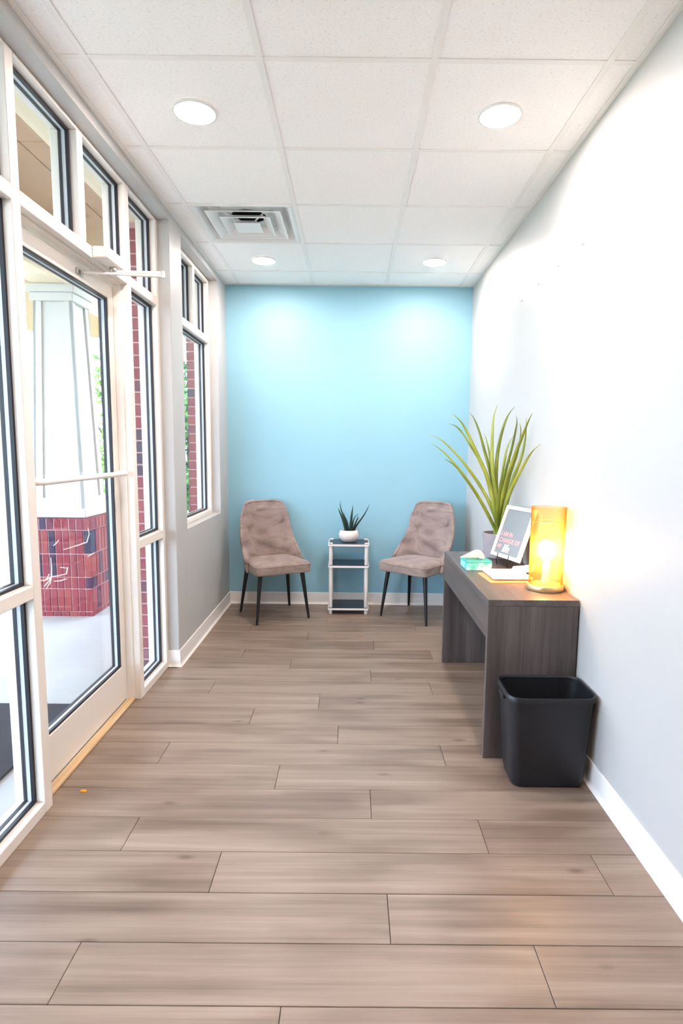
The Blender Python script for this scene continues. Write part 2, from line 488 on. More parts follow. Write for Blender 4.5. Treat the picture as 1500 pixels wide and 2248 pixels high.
PLANT_LEAVES = [([(0.867, 3.428, 0.845), (0.871, 3.441, 0.884), (0.784, 3.444, 1.047), (0.704, 3.447, 1.168), (0.616, 3.451, 1.278), (0.538, 3.455, 1.358), (0.467, 3.46, 1.403)], 0.03), ([(0.874, 3.434, 0.845), (0.867, 3.434, 0.89), (0.751, 3.416, 1.09), (0.636, 3.393, 1.24), (0.586, 3.368, 1.285), (0.536, 3.34, 1.31)], 0.022), ([(0.881, 3.44, 0.845), (0.875, 3.444, 0.935), (0.822, 3.455, 1.067), (0.76, 3.469, 1.172), (0.678, 3.485, 1.283), (0.601, 3.502, 1.368), (0.531, 3.52, 1.429), (0.464, 3.54, 1.453)], 0.03), ([(0.888, 3.446, 0.845), (0.874, 3.445, 0.976), (0.83, 3.462, 1.153), (0.779, 3.483, 1.284), (0.719, 3.507, 1.385), (0.665, 3.533, 1.471), (0.628, 3.561, 1.51), (0.588, 3.59, 1.523)], 0.034), ([(0.895, 3.452, 0.845), (0.866, 3.436, 0.977), (0.809, 3.422, 1.191), (0.745, 3.404, 1.32), (0.683, 3.384, 1.438), (0.632, 3.363, 1.519), (0.575, 3.34, 1.567)], 0.036), ([(0.902, 3.428, 0.845), (0.879, 3.449, 1.001), (0.842, 3.477, 1.203), (0.804, 3.512, 1.355), (0.772, 3.551, 1.483), (0.747, 3.594, 1.561), (0.726, 3.64, 1.597)], 0.036), ([(0.909, 3.434, 0.845), (0.879, 3.453, 1.027), (0.844, 3.493, 1.254), (0.833, 3.542, 1.37), (0.828, 3.599, 1.438), (0.822, 3.66, 1.473)], 0.024), ([(0.867, 3.44, 0.845), (0.874, 3.44, 1.002), (0.836, 3.44, 1.255), (0.829, 3.44, 1.43), (0.832, 3.44, 1.554), (0.854, 3.44, 1.633)], 0.036), ([(0.874, 3.446, 0.845), (0.871, 3.444, 1.027), (0.863, 3.455, 1.255), (0.878, 3.469, 1.401), (0.908, 3.484, 1.517), (0.94, 3.502, 1.583), (0.979, 3.52, 1.626)], 0.034), ([(0.881, 3.452, 0.845), (0.883, 3.441, 0.977), (0.91, 3.444, 1.206), (0.945, 3.447, 1.357), (0.968, 3.451, 1.481), (0.975, 3.455, 1.531), (0.97, 3.46, 1.569)], 0.034), ([(0.888, 3.428, 0.845), (0.885, 3.426, 0.953), (0.9, 3.381, 1.159), (0.936, 3.325, 1.343), (0.957, 3.262, 1.452), (0.961, 3.193, 1.519), (0.96, 3.12, 1.563)], 0.036), ([(0.895, 3.434, 0.845), (0.904, 3.426, 0.979), (0.944, 3.382, 1.194), (0.972, 3.328, 1.324), (0.973, 3.267, 1.443), (0.953, 3.2, 1.542)], 0.034), ([(0.902, 3.44, 0.845), (0.901, 3.436, 1.003), (0.935, 3.423, 1.207), (0.969, 3.407, 1.342), (0.982, 3.39, 1.455), (0.968, 3.37, 1.522)], 0.03), ([(0.909, 3.446, 0.845), (0.904, 3.42, 0.954), (0.92, 3.355, 1.111), (0.946, 3.275, 1.228), (0.967, 3.184, 1.326), (0.971, 3.086, 1.374), (0.967, 2.98, 1.398)], 0.034), ([(0.867, 3.452, 0.845), (0.889, 3.447, 0.976), (0.902, 3.469, 1.179), (0.924, 3.496, 1.331), (0.954, 3.527, 1.412), (0.987, 3.56, 1.454)], 0.026), ([(0.874, 3.428, 0.845), (0.881, 3.429, 0.891), (0.864, 3.392, 1.007), (0.859, 3.347, 1.111), (0.86, 3.296, 1.236), (0.865, 3.24, 1.333)], 0.038), ([(0.881, 3.434, 0.845), (0.897, 3.449, 0.924), (0.918, 3.476, 1.076), (0.948, 3.51, 1.198), (0.971, 3.548, 1.269), (0.975, 3.59, 1.33)], 0.034)]
SUCCULENT_LEAVES = [([(-0.033, 4.815, 0.663), (-0.061, 4.803, 0.762), (-0.086, 4.792, 0.825), (-0.105, 4.78, 0.874)], 0.022), ([(-0.027, 4.815, 0.663), (-0.052, 4.824, 0.76), (-0.074, 4.832, 0.829), (-0.09, 4.841, 0.887), (-0.089, 4.85, 0.929)], 0.022), ([(-0.021, 4.815, 0.663), (-0.039, 4.788, 0.749), (-0.061, 4.76, 0.84)], 0.026), ([(-0.018, 4.815, 0.663), (-0.028, 4.848, 0.741), (-0.048, 4.88, 0.798)], 0.018), ([(-0.002, 4.815, 0.663), (0.003, 4.81, 0.762), (0.01, 4.805, 0.839), (0.017, 4.8, 0.899)], 0.03), ([(0.007, 4.815, 0.669), (0.021, 4.83, 0.76), (0.039, 4.845, 0.801), (0.062, 4.86, 0.821)], 0.016), ([(0.01, 4.815, 0.669), (0.034, 4.807, 0.732), (0.052, 4.798, 0.782), (0.06, 4.79, 0.82)], 0.016), ([(0.011, 4.815, 0.668), (0.028, 4.793, 0.718), (0.051, 4.772, 0.776), (0.066, 4.75, 0.803)], 0.014), ([(0.016, 4.815, 0.666), (0.052, 4.816, 0.731), (0.097, 4.818, 0.793), (0.136, 4.819, 0.86), (0.154, 4.82, 0.903)], 0.02)]

# ------------------------------------------------------------------ room dimensions
XL, XR, YB, YR, ZC = -1.061, 0.997, 4.991, -2.2, 2.7055
XF0, XF1 = -1.128, -1.240          # inner and outer faces of the storefront frame
XE = -1.315                        # outer face of the brick
ZH = 2.655                         # underside of the window heads

# ------------------------------------------------------------------ floor: planks on a dark bed
floor = BM().box(-1.24, 1.08, YR - 0.1, 5.08, -0.06, -0.008).build('floor', MAT['subfloor'])
tag(floor, 'oak look plank floor running the length of the narrow waiting room', kind='structure')
PW, PL, Y0 = 0.1826, 1.254, 1.2725
JO = {-1: -0.16, 0: -0.735, 1: 0.123, 2: -0.428, 3: -0.772, 4: 0.088, 5: -0.297, 6: -0.83, 7: -0.051, 8: -0.497, 9: -0.162,
      10: -0.785, 11: 0.13, 12: -0.374, 13: -0.708, 14: 0.168, 15: -0.306}
for k in range(-20, 21):
    ya, yb = Y0 + k * PW, Y0 + (k + 1) * PW
    ya, yb = max(ya, YR), min(yb, YB - 0.001)
    if yb - ya < 0.01:
        continue
    j = JO.get(k, random.uniform(-1.0, 0.2))
    xs = []
    x = j
    while x > -1.2: x -= PL
    while x < 1.1:
        if -1.19 < x < XR - 0.01: xs.append(x)
        x += PL
    lo = -1.215 if 0.9 < ya < 3.46 else XL - 0.01
    edges = [lo] + [x for x in xs if x > lo + 0.02] + [XR - 0.001]
    for xa, xb in zip(edges, edges[1:]):
        hx, hy = (xb - xa) / 2 - 0.0008, (yb - ya) / 2 - 0.0008
        o = BM().box(-hx, hx, -hy, hy, -0.007, 0, 0.0012).build('plank', MAT['floorwood'], floor)
        o.location = ((xa + xb) / 2, (ya + yb) / 2, 0)

# ------------------------------------------------------------------ walls
wb = BM().box(-1.3, 1.12, YB, YB + 0.12, -0.06, 2.85).build('wall_back', MAT['teal'])
tag(wb, 'aqua blue end wall behind the two chairs', kind='structure')
wr = BM().box(XR, XR + 0.1, YR - 0.1, YB, -0.06, 2.85).build('wall_right', MAT['wall'])
tag(wr, 'long pale grey wall on the right behind the desk', kind='structure')
wrear = BM().box(-1.3, XR, YR - 0.1, YR, -0.06, 2.85).build('wall_rear', MAT['wall'])
tag(wrear, 'pale grey wall behind the camera', kind='structure')
YS, YN0, YN1, ZN0 = 3.49, 3.73, 4.69, 0.835
w = BM()
w.box(XF1, XL, YS, YN0, -0.06, 2.85, 0.004)
w.box(XF1, XL, YN1, YB, -0.06, 2.85)
w.box(XF1, XL, YN0 - 0.003, YN1 + 0.003, -0.06, ZN0)
w.box(XF1, XL, YN0 - 0.003, YN1 + 0.003, ZH, 2.85)
w.box(XF1, XL, 0.9, YS + 0.003, ZH, 2.85)
w.box(XF1, XL, YR, 0.9, -0.06, 2.85)
wl = w.build('wall_left', MAT['wall'])
tag(wl, 'pale grey wall on the left around the storefront glazing and the end window', kind='structure')

# vinyl cove base: thin strip with a flared toe
PROF = [(0, 0), (0.016, 0), (0.0155, 0.003), (0.011, 0.007), (0.007, 0.013), (0.005, 0.022), (0.005, 0.102), (0.0035, 0.105), (0, 0.105)]
def cove(name, path, label):
    """path: list of ((x, y), (nx, ny)) corner points with their mitre offset direction"""
    b = BM()
    b.loft([[(x + nx * d, y + ny * d, z) for d, z in PROF] for (x, y), (nx, ny) in path])
    o = b.build(name, MAT['vinyl'])
    return tag(o, label, kind='structure')
cove('baseboard_back', [((XL, YB), (1, -1)), ((XR, YB), (-1, -1))], 'white vinyl base along the aqua end wall')
cove('baseboard_right', [((XR, YR), (-1, 0)), ((XR, YB), (-1, -1))], 'white vinyl base along the long right wall')
cove('baseboard_left', [((XF0, YS), (0, -1)), ((XL, YS), (0.95, -0.95)), ((XL + 0.0005, YS + 0.001), (1, -0.2)), ((XL, YB), (1, -1))], 'white vinyl base wrapping the short left wall below the end window')

# ------------------------------------------------------------------ ceiling: grid and lay-in tiles
ceil = BM().box(-1.24, 1.08, YR, YB, ZC + 0.15, ZC + 0.2).build('ceiling', MAT['tee'])
tag(ceil, 'suspended white tile ceiling', kind='structure')
T = 0.6096
GX = [-0.9429, -0.3333, 0.2763, 0.8859]
GY = [2.1859 + k * T for k in range(-7, 5)]
xb = [XL] + GX + [XR]
yb_ = [YR] + GY + [YB]
VENT = (1, None)
for i, (xa, xb2) in enumerate(zip(xb, xb[1:])):
    for (ya, yc) in zip(yb_, yb_[1:]):
        if i == 1 and abs(ya - (2.1859 + 2 * T)) < 0.01:
            continue
        hx, hy = (xb2 - xa) / 2 - 0.002, (yc - ya) / 2 - 0.002
        if hx < 0.01 or hy < 0.01:
            continue
        o = BM().box(-hx, hx, -hy, hy, 0, 0.016).build('ceiling_tile', MAT['tile'], ceil)
        o.location = ((xa + xb2) / 2, (ya + yc) / 2, ZC + 0.0035)
for x in GX:
    BM().box(x - 0.012, x + 0.012, YR, YB, ZC, ZC + 0.003).box(x - 0.003, x + 0.003, YR, YB, ZC + 0.003, ZC + 0.036).build('ceiling_tee', MAT['tee'], ceil)
for y in GY:
    for xa, xc in zip(xb, xb[1:]):
        BM().box(xa + (0.012 if xa != XL else 0), xc - (0.012 if xc != XR else 0), y - 0.012, y + 0.012, ZC + 0.0004, ZC + 0.0034).build('cross_tee', MAT['tee'], ceil)
BM().box(XL, XL + 0.022, YR, YB, ZC - 0.0012, ZC + 0.001).box(XL, XL + 0.002, YR, YB, ZC - 0.001, ZC + 0.03).build('wall_angle', MAT['tee'], ceil)
BM().box(XR - 0.022, XR, YR, YB, ZC - 0.0012, ZC + 0.001).box(XR - 0.002, XR, YR, YB, ZC - 0.001, ZC + 0.03).build('wall_angle', MAT['tee'], ceil)
BM().box(XL + 0.022, XR - 0.022, YB - 0.022, YB, ZC - 0.0012, ZC + 0.001).build('wall_angle', MAT['tee'], ceil)

# ------------------------------------------------------------------ storefront glazing
def glaze(parent, y0, y1, z0, z1, xi=-1.160, d=0.011):
    """one lite: inner gasket, spacer, outer gasket and the pane"""
    def ring(xa, xc, w):
        b = BM()
        b.box(xa, xc, y0, y1, z0, z0 + w).box(xa, xc, y0, y1, z1 - w, z1)
        b.box(xa, xc, y0, y0 + w, z0 + w, z1 - w).box(xa, xc, y1 - w, y1, z0 + w, z1 - w)
        return b
    ring(xi - 0.013, xi, d).build('gasket', MAT['rubber'], parent)
    ring(xi - 0.0285, xi - 0.0135, d - 0.002).build('spacer', MAT['spacer'], parent)
    ring(xi - 0.042, xi - 0.029, d).build('gasket', MAT['rubber'], parent)
    BM().box(xi - 0.024, xi - 0.018, y0 + 0.003, y1 - 0.003, z0 + 0.003, z1 - 0.003).build('pane', MAT['glass'], parent)

def member(name, parent, y0, y1, z0, z1, xa=XF1, xc=XF0):
    return BM().box(xa, xc, y0, y1, z0, z1, 0.0025).build(name, MAT['alu'], parent)

sf = empty('window_1', (XF0, 2.2, 0))
tag(sf, 'off white aluminium storefront glazing with sidelights and transoms around the door', kind='structure')
class P0:                                  # parts below are written in world coordinates
    pass
def keep(o, root):
    o.matrix_parent_inverse = Matrix.Translation(-Vector(root.location))
    return o
_before = set(bpy.data.objects)
ya0 = 0.95
for (y0, y1) in ((0.90, 0.95), (2.018, 2.070), (3.010, 3.060), (3.452, 3.4885)):
    member('mullion', sf, y0, y1, 0.0, ZH - 0.001)
member('mullion', sf, 2.517, 2.567, 2.2205, 2.6395)
for (y0, y1, name) in ((0.9505, 2.0175, 'rail'), (3.0605, 3.4515, 'rail')):
    member('sill', sf, y0, y1, 0.0, 0.045)
    member('rail', sf, y0, y1, 0.820, 0.868)
    member('transom_bar', sf, y0, y1, 2.170, 2.220)
    member('head', sf, y0, y1, 2.640, ZH - 0.001)
member('transom_bar', sf, 2.0705, 3.0095, 2.170, 2.220)
member('head', sf, 2.0705, 3.0095, 2.640, ZH - 0.001)
for (y0, y1) in ((0.95, 2.018), (3.06, 3.452)):
    glaze(sf, y0, y1, 0.045, 0.820)
    glaze(sf, y0, y1, 0.868, 2.170)
    glaze(sf, y0, y1, 2.220, 2.640)
glaze(sf, 2.070, 2.517, 2.220, 2.640)
glaze(sf, 2.567, 3.010, 2.220, 2.640)
# door stop strips on the jambs and header
BM().box(-1.200, -1.163, 3.000, 3.0098, 0.0, 2.1698, 0.001).build('door_stop', MAT['alu'], sf)
BM().box(-1.200, -1.163, 2.0702, 2.080, 0.0, 2.1698, 0.001).build('door_stop', MAT['alu'], sf)
BM().box(-1.200, -1.163, 2.0805, 2.9995, 2.160, 2.1698, 0.001).build('door_stop', MAT['alu'], sf)
for o in set(bpy.data.objects) - _before:
    keep(o, sf)

# end window in its niche
w2 = empty('window_2', (XF0, 4.2, ZN0))
tag(w2, 'off white aluminium end window with two small lites over one tall lite', kind='structure')
_before = set(bpy.data.objects)
member('jamb', w2, YN0 + 0.001, 3.775, ZN0 + 0.001, ZH - 0.001)
member('jamb', w2, 4.650, YN1 - 0.001, ZN0 + 0.001, ZH - 0.001)
member('sill', w2, 3.7755, 4.6495, ZN0 + 0.001, 0.866)
member('transom_bar', w2, 3.7755, 4.6495, 2.170, 2.222)
member('head', w2, 3.7755, 4.6495, 2.625, ZH - 0.001)
member('mullion', w2, 4.236, 4.284, 2.2225, 2.6245)
glaze(w2, 3.775, 4.650, 0.866, 2.170)
glaze(w2, 3.775, 4.236, 2.222, 2.625)
glaze(w2, 4.284, 4.650, 2.222, 2.625)
for o in set(bpy.data.objects) - _before:
    keep(o, w2)

# ------------------------------------------------------------------ glazed door
dr = empty('door_1', (-1.22, 2.54, 0))
tag(dr, 'glazed aluminium entrance door with a full width push bar', kind='structure')
_before = set(bpy.data.objects)
DX0, DX1 = -1.245, -1.201
member('stile', dr, 2.082, 2.142, 0.014, 2.158, DX0, DX1)
member('stile', dr, 2.944, 3.003, 0.014, 2.158, DX0, DX1)
member('top_rail', dr, 2.1425, 2.9435, 2.086, 2.158, DX0, DX1)
member('bottom_rail', dr, 2.1425, 2.9435, 0.014, 0.207, DX0, DX1)
glaze(dr, 2.142, 2.944, 0.207, 2.086, -1.206, 0.010)
pb = BM()
path = [(-1.202, 2.970, 1.228), (-1.172, 2.968, 1.228), (-1.150, 2.955, 1.228), (-1.143, 2.930, 1.228), (-1.143, 2.60, 1.2285), (-1.143, 2.155, 1.229), (-1.150, 2.130, 1.229), (-1.172, 2.117, 1.229), (-1.202, 2.115, 1.229)]
pb.tube(path, 0.0125, 16)
pb.build('push_bar', MAT['white_plastic'], dr, True, 60)
STR = [[(2.3986, 0.9721), (2.3798, 0.9623), (2.354, 0.9551)], [(2.6715, 0.9861), (2.6814, 0.9561), (2.6526, 0.9205), (2.5496, 0.9208), (2.4384, 0.9238)], [(2.3274, 0.9106), (2.3304, 0.8671), (2.3272, 0.8348), (2.315, 0.8097), (2.2795, 0.7906)], [(2.2419, 0.8342), (2.283, 0.826), (2.3269, 0.8311)], [(2.3269, 0.8311), (2.3864, 0.8217), (2.4493, 0.8157), (2.4628, 0.8422)], [(2.3444, 0.808), (2.3944, 0.7977), (2.4499, 0.7942)], [(2.3267, 0.8298), (2.301, 0.8155), (2.2692, 0.8056)], [(2.4, 0.8552), (2.4518, 0.8405)], [(2.3089, 0.8464), (2.2931, 0.8324), (2.2642, 0.8266)], [(2.6555, 0.8527), (2.721, 0.858)]]
sb = BM()
for s in STR:
    n = len(s)
    sb.tube([(-1.2235, y, z) for y, z in s], [0.0012 + 0.0010 * math.sin(PI * (i + 0.3) / n) for i in range(n)], 6)
o = sb.build('dry_strand', MAT['strand'], dr, True)
o['label'] = 'thin white dry strands stuck to the door glass'
o['kind'] = 'stuff'
for o in set(bpy.data.objects) - _before:
    keep(o, dr)
tr1 = BM().box(-1.2005, -1.158, 2.0705, 3.0095, 0.0, 0.012, 0.004, 2).build('trim_1', MAT['threshold'])
tag(tr1, 'pale pine threshold strip at the foot of the glazed door', kind='structure')

# door closer on the transom bar
dc = empty('door_closer', (-1.128, 2.74, 2.17))
tag(dc, 'off white hydraulic door closer with its arm reaching over the door', 'door closer')
_before = set(bpy.data.objects)
BM().box(-1.1275, -1.058, 2.613, 2.875, 2.172, 2.222, 0.006, 2).build('closer_cover', MAT['alu'], dc)
BM().lathe([(0, 0), (0.016, 0), (0.016, 0.014), (0, 0.014)], 16, (-1.095, 2.752, 2.158)).build('pinion', MAT['steel'], dc)
arm = BM()
arm.tube([(-1.095, 2.752, 2.152), (-0.985, 2.756, 2.152), (-0.872, 2.760, 2.152)], [0.009, 0.0085, 0.0075], 10)
arm.build('main_arm', MAT['chrome_white'], dc, True, 50)
fa = BM()
fa.tube([(-0.872, 2.760, 2.138), (-1.02, 2.706, 2.129), (-1.186, 2.645, 2.119)], [0.0065, 0.006, 0.0055], 10)
fa.build('forearm', MAT['chrome_white'], dc, True, 50)
BM().lathe([(0, -0.012), (0.010, -0.012), (0.011, 0), (0.010, 0.018), (0, 0.018)], 14, (-0.872, 2.760, 2.142)).build('elbow', MAT['steel'], dc, True, 50)
BM().box(-1.2005, -1.192, 2.612, 2.668, 2.106, 2.131, 0.002).box(-1.193, -1.180, 2.630, 2.652, 2.110, 2.127, 0.003).build('shoe', MAT['steel'], dc)
for o in set(bpy.data.objects) - _before:
    keep(o, dc)

# ------------------------------------------------------------------ outside: brick veneer, lintel, porch
wo = empty('wall_outside', (XE, 3.6, -0.03))
tag(wo, 'red brick facing of the porch wall seen edge on through the glazing', kind='structure')
_before = set(bpy.data.objects)
for (y0, y1) in ((YS + 0.012, YN0 - 0.012), (YN1 + 0.012, 5.2)):
    BM().box(XE + 0.006, XF1 - 0.001, y0 + 0.006, y1 - 0.006, -0.03, ZH).build('mortar_bed', MAT['mortar'], wo)
BM().box(XE + 0.006, XF1 - 0.001, YN0 - 0.012, YN1 + 0.012, -0.03, ZN0 - 0.03).build('mortar_bed', MAT['mortar'], wo)
course = 0.0716
nb = 0
for (y0, y1) in ((YS + 0.012, YN0 - 0.012), (YN1 + 0.012, 5.2)):
    for k in range(37):
        z0 = -0.028 + k * course
        split = y0 + (0.11 if k % 2 else 0.205)
        cuts = [y0, split, y1] if (y1 - split) > 0.04 else [y0, y1]
        for ci, (ca, cb) in enumerate(zip(cuts, cuts[1:])):
            if ci == 0 and len(cuts) > 2: cb -= 0.010
            hy = (cb - ca) / 2
            me = BM().box(-0.038, 0.037, -hy, hy, 0, course - 0.010, 0.003)
            b = me.build('brick', MAT['brick'], wo)
            b.location = ((XE + XF1) / 2 + random.uniform(-0.0015, 0.0005), (ca + cb) / 2, z0)
for o in set(bpy.data.objects) - _before:
    keep(o, wo)
lin_o = BM().box(XE, XF1 - 0.001, 0.6, 5.2, ZH - 0.01, 2.95).build('trim_2', MAT['cream'])
tag(lin_o, 'cream painted lintel over the storefront on the porch side', kind='structure')

slab = BM().box(-7.0, -1.2405, -6, 9.5, -0.2, -0.03).build('porch_slab', MAT['concrete'])
tag(slab, 'pale concrete porch slab outside the glazing', kind='structure')
lawn = BM().box(-60, 40, -40, 80, -0.4, -0.205).build('ground', MAT['lawn'])
tag(lawn, 'green ground beyond the porch', kind='structure')

# porch ceiling boards and beam
pc = BM().box(-4.6, XE, -4, 9.0, 2.992, 3.1).build('porch_ceiling', MAT['porch_tan'])
tag(pc, 'tan panelled porch ceiling above the entrance', kind='structure')
y = -4.0
row = 0
while y < 8.9:
    for (xa, xc) in ((-2.27, -1.80), (-1.797, XE - 0.001)):
        ylen = 1.216
        o = BM().box(xa, xc - 0.003, y, y + ylen, 2.980, 2.992, 0.002).build('soffit_panel', MAT['porch_tan'], pc)
    y += 1.22
beam = BM().box(-2.53, -2.272, -4, 9.0, 2.635, 2.99, 0.004).build('porch_beam', MAT['cream'])
tag(beam, 'cream porch beam resting on the column', kind='structure')

# tapered column on a brick pedestal
CX, CY = -2.39, 4.92
cl = empty('porch_column', (CX, CY, -0.03))
tag(cl, 'white tapered porch column standing on a red brick pedestal outside the door', 'column')
H = 0.275
BM().box(-H + 0.006, H - 0.006, -H + 0.006, H - 0.006, 0, 0.72).box(-0.285, 0.285, -0.285, 0.285, 0.7235, 0.8065).build('mortar_core', MAT['mortar'], cl)
brick_cache = {}
def brick(dx, dy, dz, loc):
    key = (round(dx, 3), round(dy, 3), round(dz, 3))
    if key not in brick_cache:
        o = BM().box(-dx / 2, dx / 2, -dy / 2, dy / 2, 0, dz, 0.003).build('brick', MAT['brick'], cl)
        brick_cache[key] = o.data
    else:
        o = mesh_part('brick', brick_cache[key], cl)
    o.location = loc
TH = 0.055
rows = [(0.0, 0.036, 6), (0.041, 0.185, 7), (0.233, 0.090, 7), (0.330, 0.185, 7), (0.523, 0.188, 7)]
for (z0, hz, n) in rows:
    jx = random.uniform(-0.002, 0.002)
    cw = 0.094                                     # corner brick
    inner = 2 * H - cw - TH
    bw = inner / n
    for f in range(4):
        rot = Matrix.Rotation(f * PI / 2, 4, 'Z')
        segs = [(-H + cw / 2, cw - 0.004)] + [(-H + cw + bw * (i + 0.5), bw - 0.008) for i in range(n)]
        for (x, wd) in segs:
            c = rot @ Vector((x, -H + TH / 2 - random.uniform(0, 0.003), 0))
            dx, dy = (wd, TH) if f % 2 == 0 else (TH, wd)
            brick(dx, dy, hz, (c.x, c.y, z0))
HC = 0.290
n = 8
for f in range(4):                                  # cap course of headers, slightly proud
    rot = Matrix.Rotation(f * PI / 2, 4, 'Z')
    wd = (2 * HC - 0.10) / n
    for i in range(n + 1):
        x, ww = (-HC + 0.05, 0.094) if i == 0 else (-HC + 0.10 + wd * (i - 0.5), wd - 0.008)
        c = rot @ Vector((x, -HC + 0.05, 0))
        dx, dy = (ww, 0.10) if f % 2 == 0 else (0.10, ww)
        brick(dx, dy, 0.088, (c.x, c.y, 0.722))
def frust(b, xa0, xa1, ya0, ya1, za, xb0, xb1, yb0, yb1, zb):
    b.loft([[(xa0, ya0, za), (xa1, ya0, za), (xa1, ya1, za), (xa0, ya1, za)], [(xb0, yb0, zb), (xb1, yb0, zb), (xb1, yb1, zb), (xb0, yb1, zb)]])
    return b
ZB, ZT = 0.885, 2.60
hb, ht = 0.205, 0.150
rec = 0.016
frust(BM(), -hb + rec, hb - rec, -hb + rec, hb - rec, ZB, -ht + rec, ht - rec, -ht + rec, ht - rec, ZT).build('shaft', MAT['porch_white'], cl)
for f in range(4):
    a = f * PI / 2
    for s in (-1, 1):
        b = BM()
        cw = 0.075
        x0b, x1b = (-hb, -hb + cw) if s < 0 else (hb - cw, hb)
        x0t, x1t = (-ht, -ht + cw * 0.85) if s < 0 else (ht - cw * 0.85, ht)
        frust(b, x0b, x1b, -hb, -hb + rec + 0.004, ZB, x0t, x1t, -ht, -ht + rec + 0.004, ZT)
        o = b.build('corner_board', MAT['porch_white'], cl); o.rotation_euler = (0, 0, a)
    zt = ZB + 0.085
    hm = hb + (ht - hb) * 0.085 / (ZT - ZB)
    o = frust(BM(), -hb + 0.076, hb - 0.076, -hb + 0.0005, -hb + rec + 0.004, ZB, -hm + 0.076, hm - 0.076, -hm + 0.0005, -hm + rec + 0.004, zt).build('bottom_board', MAT['porch_white'], cl)
    o.rotation_euler = (0, 0, a)
BM().box(-0.222, 0.222, -0.222, 0.222, 0.811, 0.885, 0.004).build('base_trim', MAT['porch_white'], cl)
BM().box(-0.170, 0.170, -0.170, 0.170, 2.535, 2.60, 0.003).box(-0.190, 0.190, -0.190, 0.190, 2.60, 2.664, 0.004).build('capital', MAT['porch_white'], cl)

# door mat on the slab
dm = BM().box(-1.92, -1.452, 2.02, 2.99, -0.03, -0.018, 0.004).build('door_mat', MAT['doormat'])
tag(dm, 'dark blue grey door mat on the concrete outside the glazed door', 'door mat')

# trees beyond the porch
def tree(loc, rx, rz, h0, count, seed, label, sz=0.09):
    rnd = random.Random(seed)
    t = empty('tree', loc)
    tag(t, label, 'tree', 'trees beyond the porch')
    b = BM()
    b.tube([(0, 0, 0), (0.05, 0.02, h0 * 0.6), (0, 0, h0 + rz)], [0.10, 0.08, 0.03], 10)
    for k in range(6):
        a = k * 1.05
        b.tube([(0, 0, h0 * 0.5 + k * 0.25), (0.5 * rx * math.cos(a), 0.5 * rx * math.sin(a), h0 + 0.35 * k), (0.8 * rx * math.cos(a), 0.8 * rx * math.sin(a), h0 + 0.5 * k)], [0.04, 0.025, 0.01], 6)
    b.build('trunk', MAT['bark'], t, True)
    vs_, fs = [], []
    clumps = []
    for k in range(46):
        a = rnd.uniform(0, 2 * PI); zz = rnd.uniform(-1, 1); rr = math.sqrt(1 - zz * zz) * rnd.uniform(0.45, 1)
        clumps.append(Vector((rx * rr * math.cos(a), rx * rr * math.sin(a), h0 + rz + rz * zz)))
    for i in range(count):
        c = rnd.choice(clumps) + Vector((rnd.gauss(0, 0.2), rnd.gauss(0, 0.2), rnd.gauss(0, 0.2)))
        u = Vector((rnd.gauss(0, 1), rnd.gauss(0, 1), rnd.gauss(0, 1))).normalized()
        v = u.orthogonal().normalized()
        v = (Matrix.Rotation(rnd.uniform(0, 6.28), 3, u) @ v)
        wv = u.cross(v)
        s = sz * rnd.uniform(0.6, 1.3)
        n0 = len(vs_)
        vs_ += [c - v * s, c - wv * s * 0.42 + u * s * 0.12, c + v * s, c + wv * s * 0.42 + u * s * 0.12]
        fs.append((n0, n0 + 1, n0 + 2, n0 + 3))
    me = bpy.data.meshes.new('foliage')
    me.from_pydata([tuple(v) for v in vs_], [], fs)
    me.materials.append(MAT['treeleaf'])
    o = mesh_part('foliage', me, t)
    o['kind'] = 'stuff'
    return t
tree((-3.25, 11.6, -0.21), 1.15, 2.1, 0.35, 9000, 3, 'leafy green tree seen through the end window')
tree((-6.1, 15.5, -0.21), 1.2, 1.5, 0.5, 5000, 5, 'pale sunlit tree right of the porch column, seen through the door glass')

# ------------------------------------------------------------------ ceiling fittings
def downlight(x, y, label, group):
    t = empty('downlight', (x, y, ZC))
    tag(t, label, 'downlight', group)
    BM().lathe([(0.080, -0.0050), (0.0895, -0.0035), (0.0905, 0.0030), (0.080, 0.0030)], 40, close=True).build('trim_ring', MAT['vent_white'], t, True, 40)
    BM().lathe([(0, -0.0045), (0.0798, -0.0045), (0.0798, 0.002), (0, 0.002)], 40).build('lens', MAT['downlight'], t)
    return t
downlight(-0.645, 2.511, 'round lit downlight in the ceiling nearest the glazed door', 'ceiling downlights')
downlight(0.588, 2.511, 'round lit downlight in the ceiling on the right above the desk lamp', 'ceiling downlights')
downlight(-0.647, 4.364, 'round lit downlight behind the square air vent, above the left chair', 'ceiling downlights')
downlight(0.587, 4.357, 'round lit downlight by the aqua wall above the right chair', 'ceiling downlights')
downlight(-0.645, 0.66, 'round lit downlight in the ceiling behind the camera, storefront side', 'ceiling downlights')
downlight(0.588, 0.66, 'round lit downlight in the ceiling behind the camera, plain wall side', 'ceiling downlights')

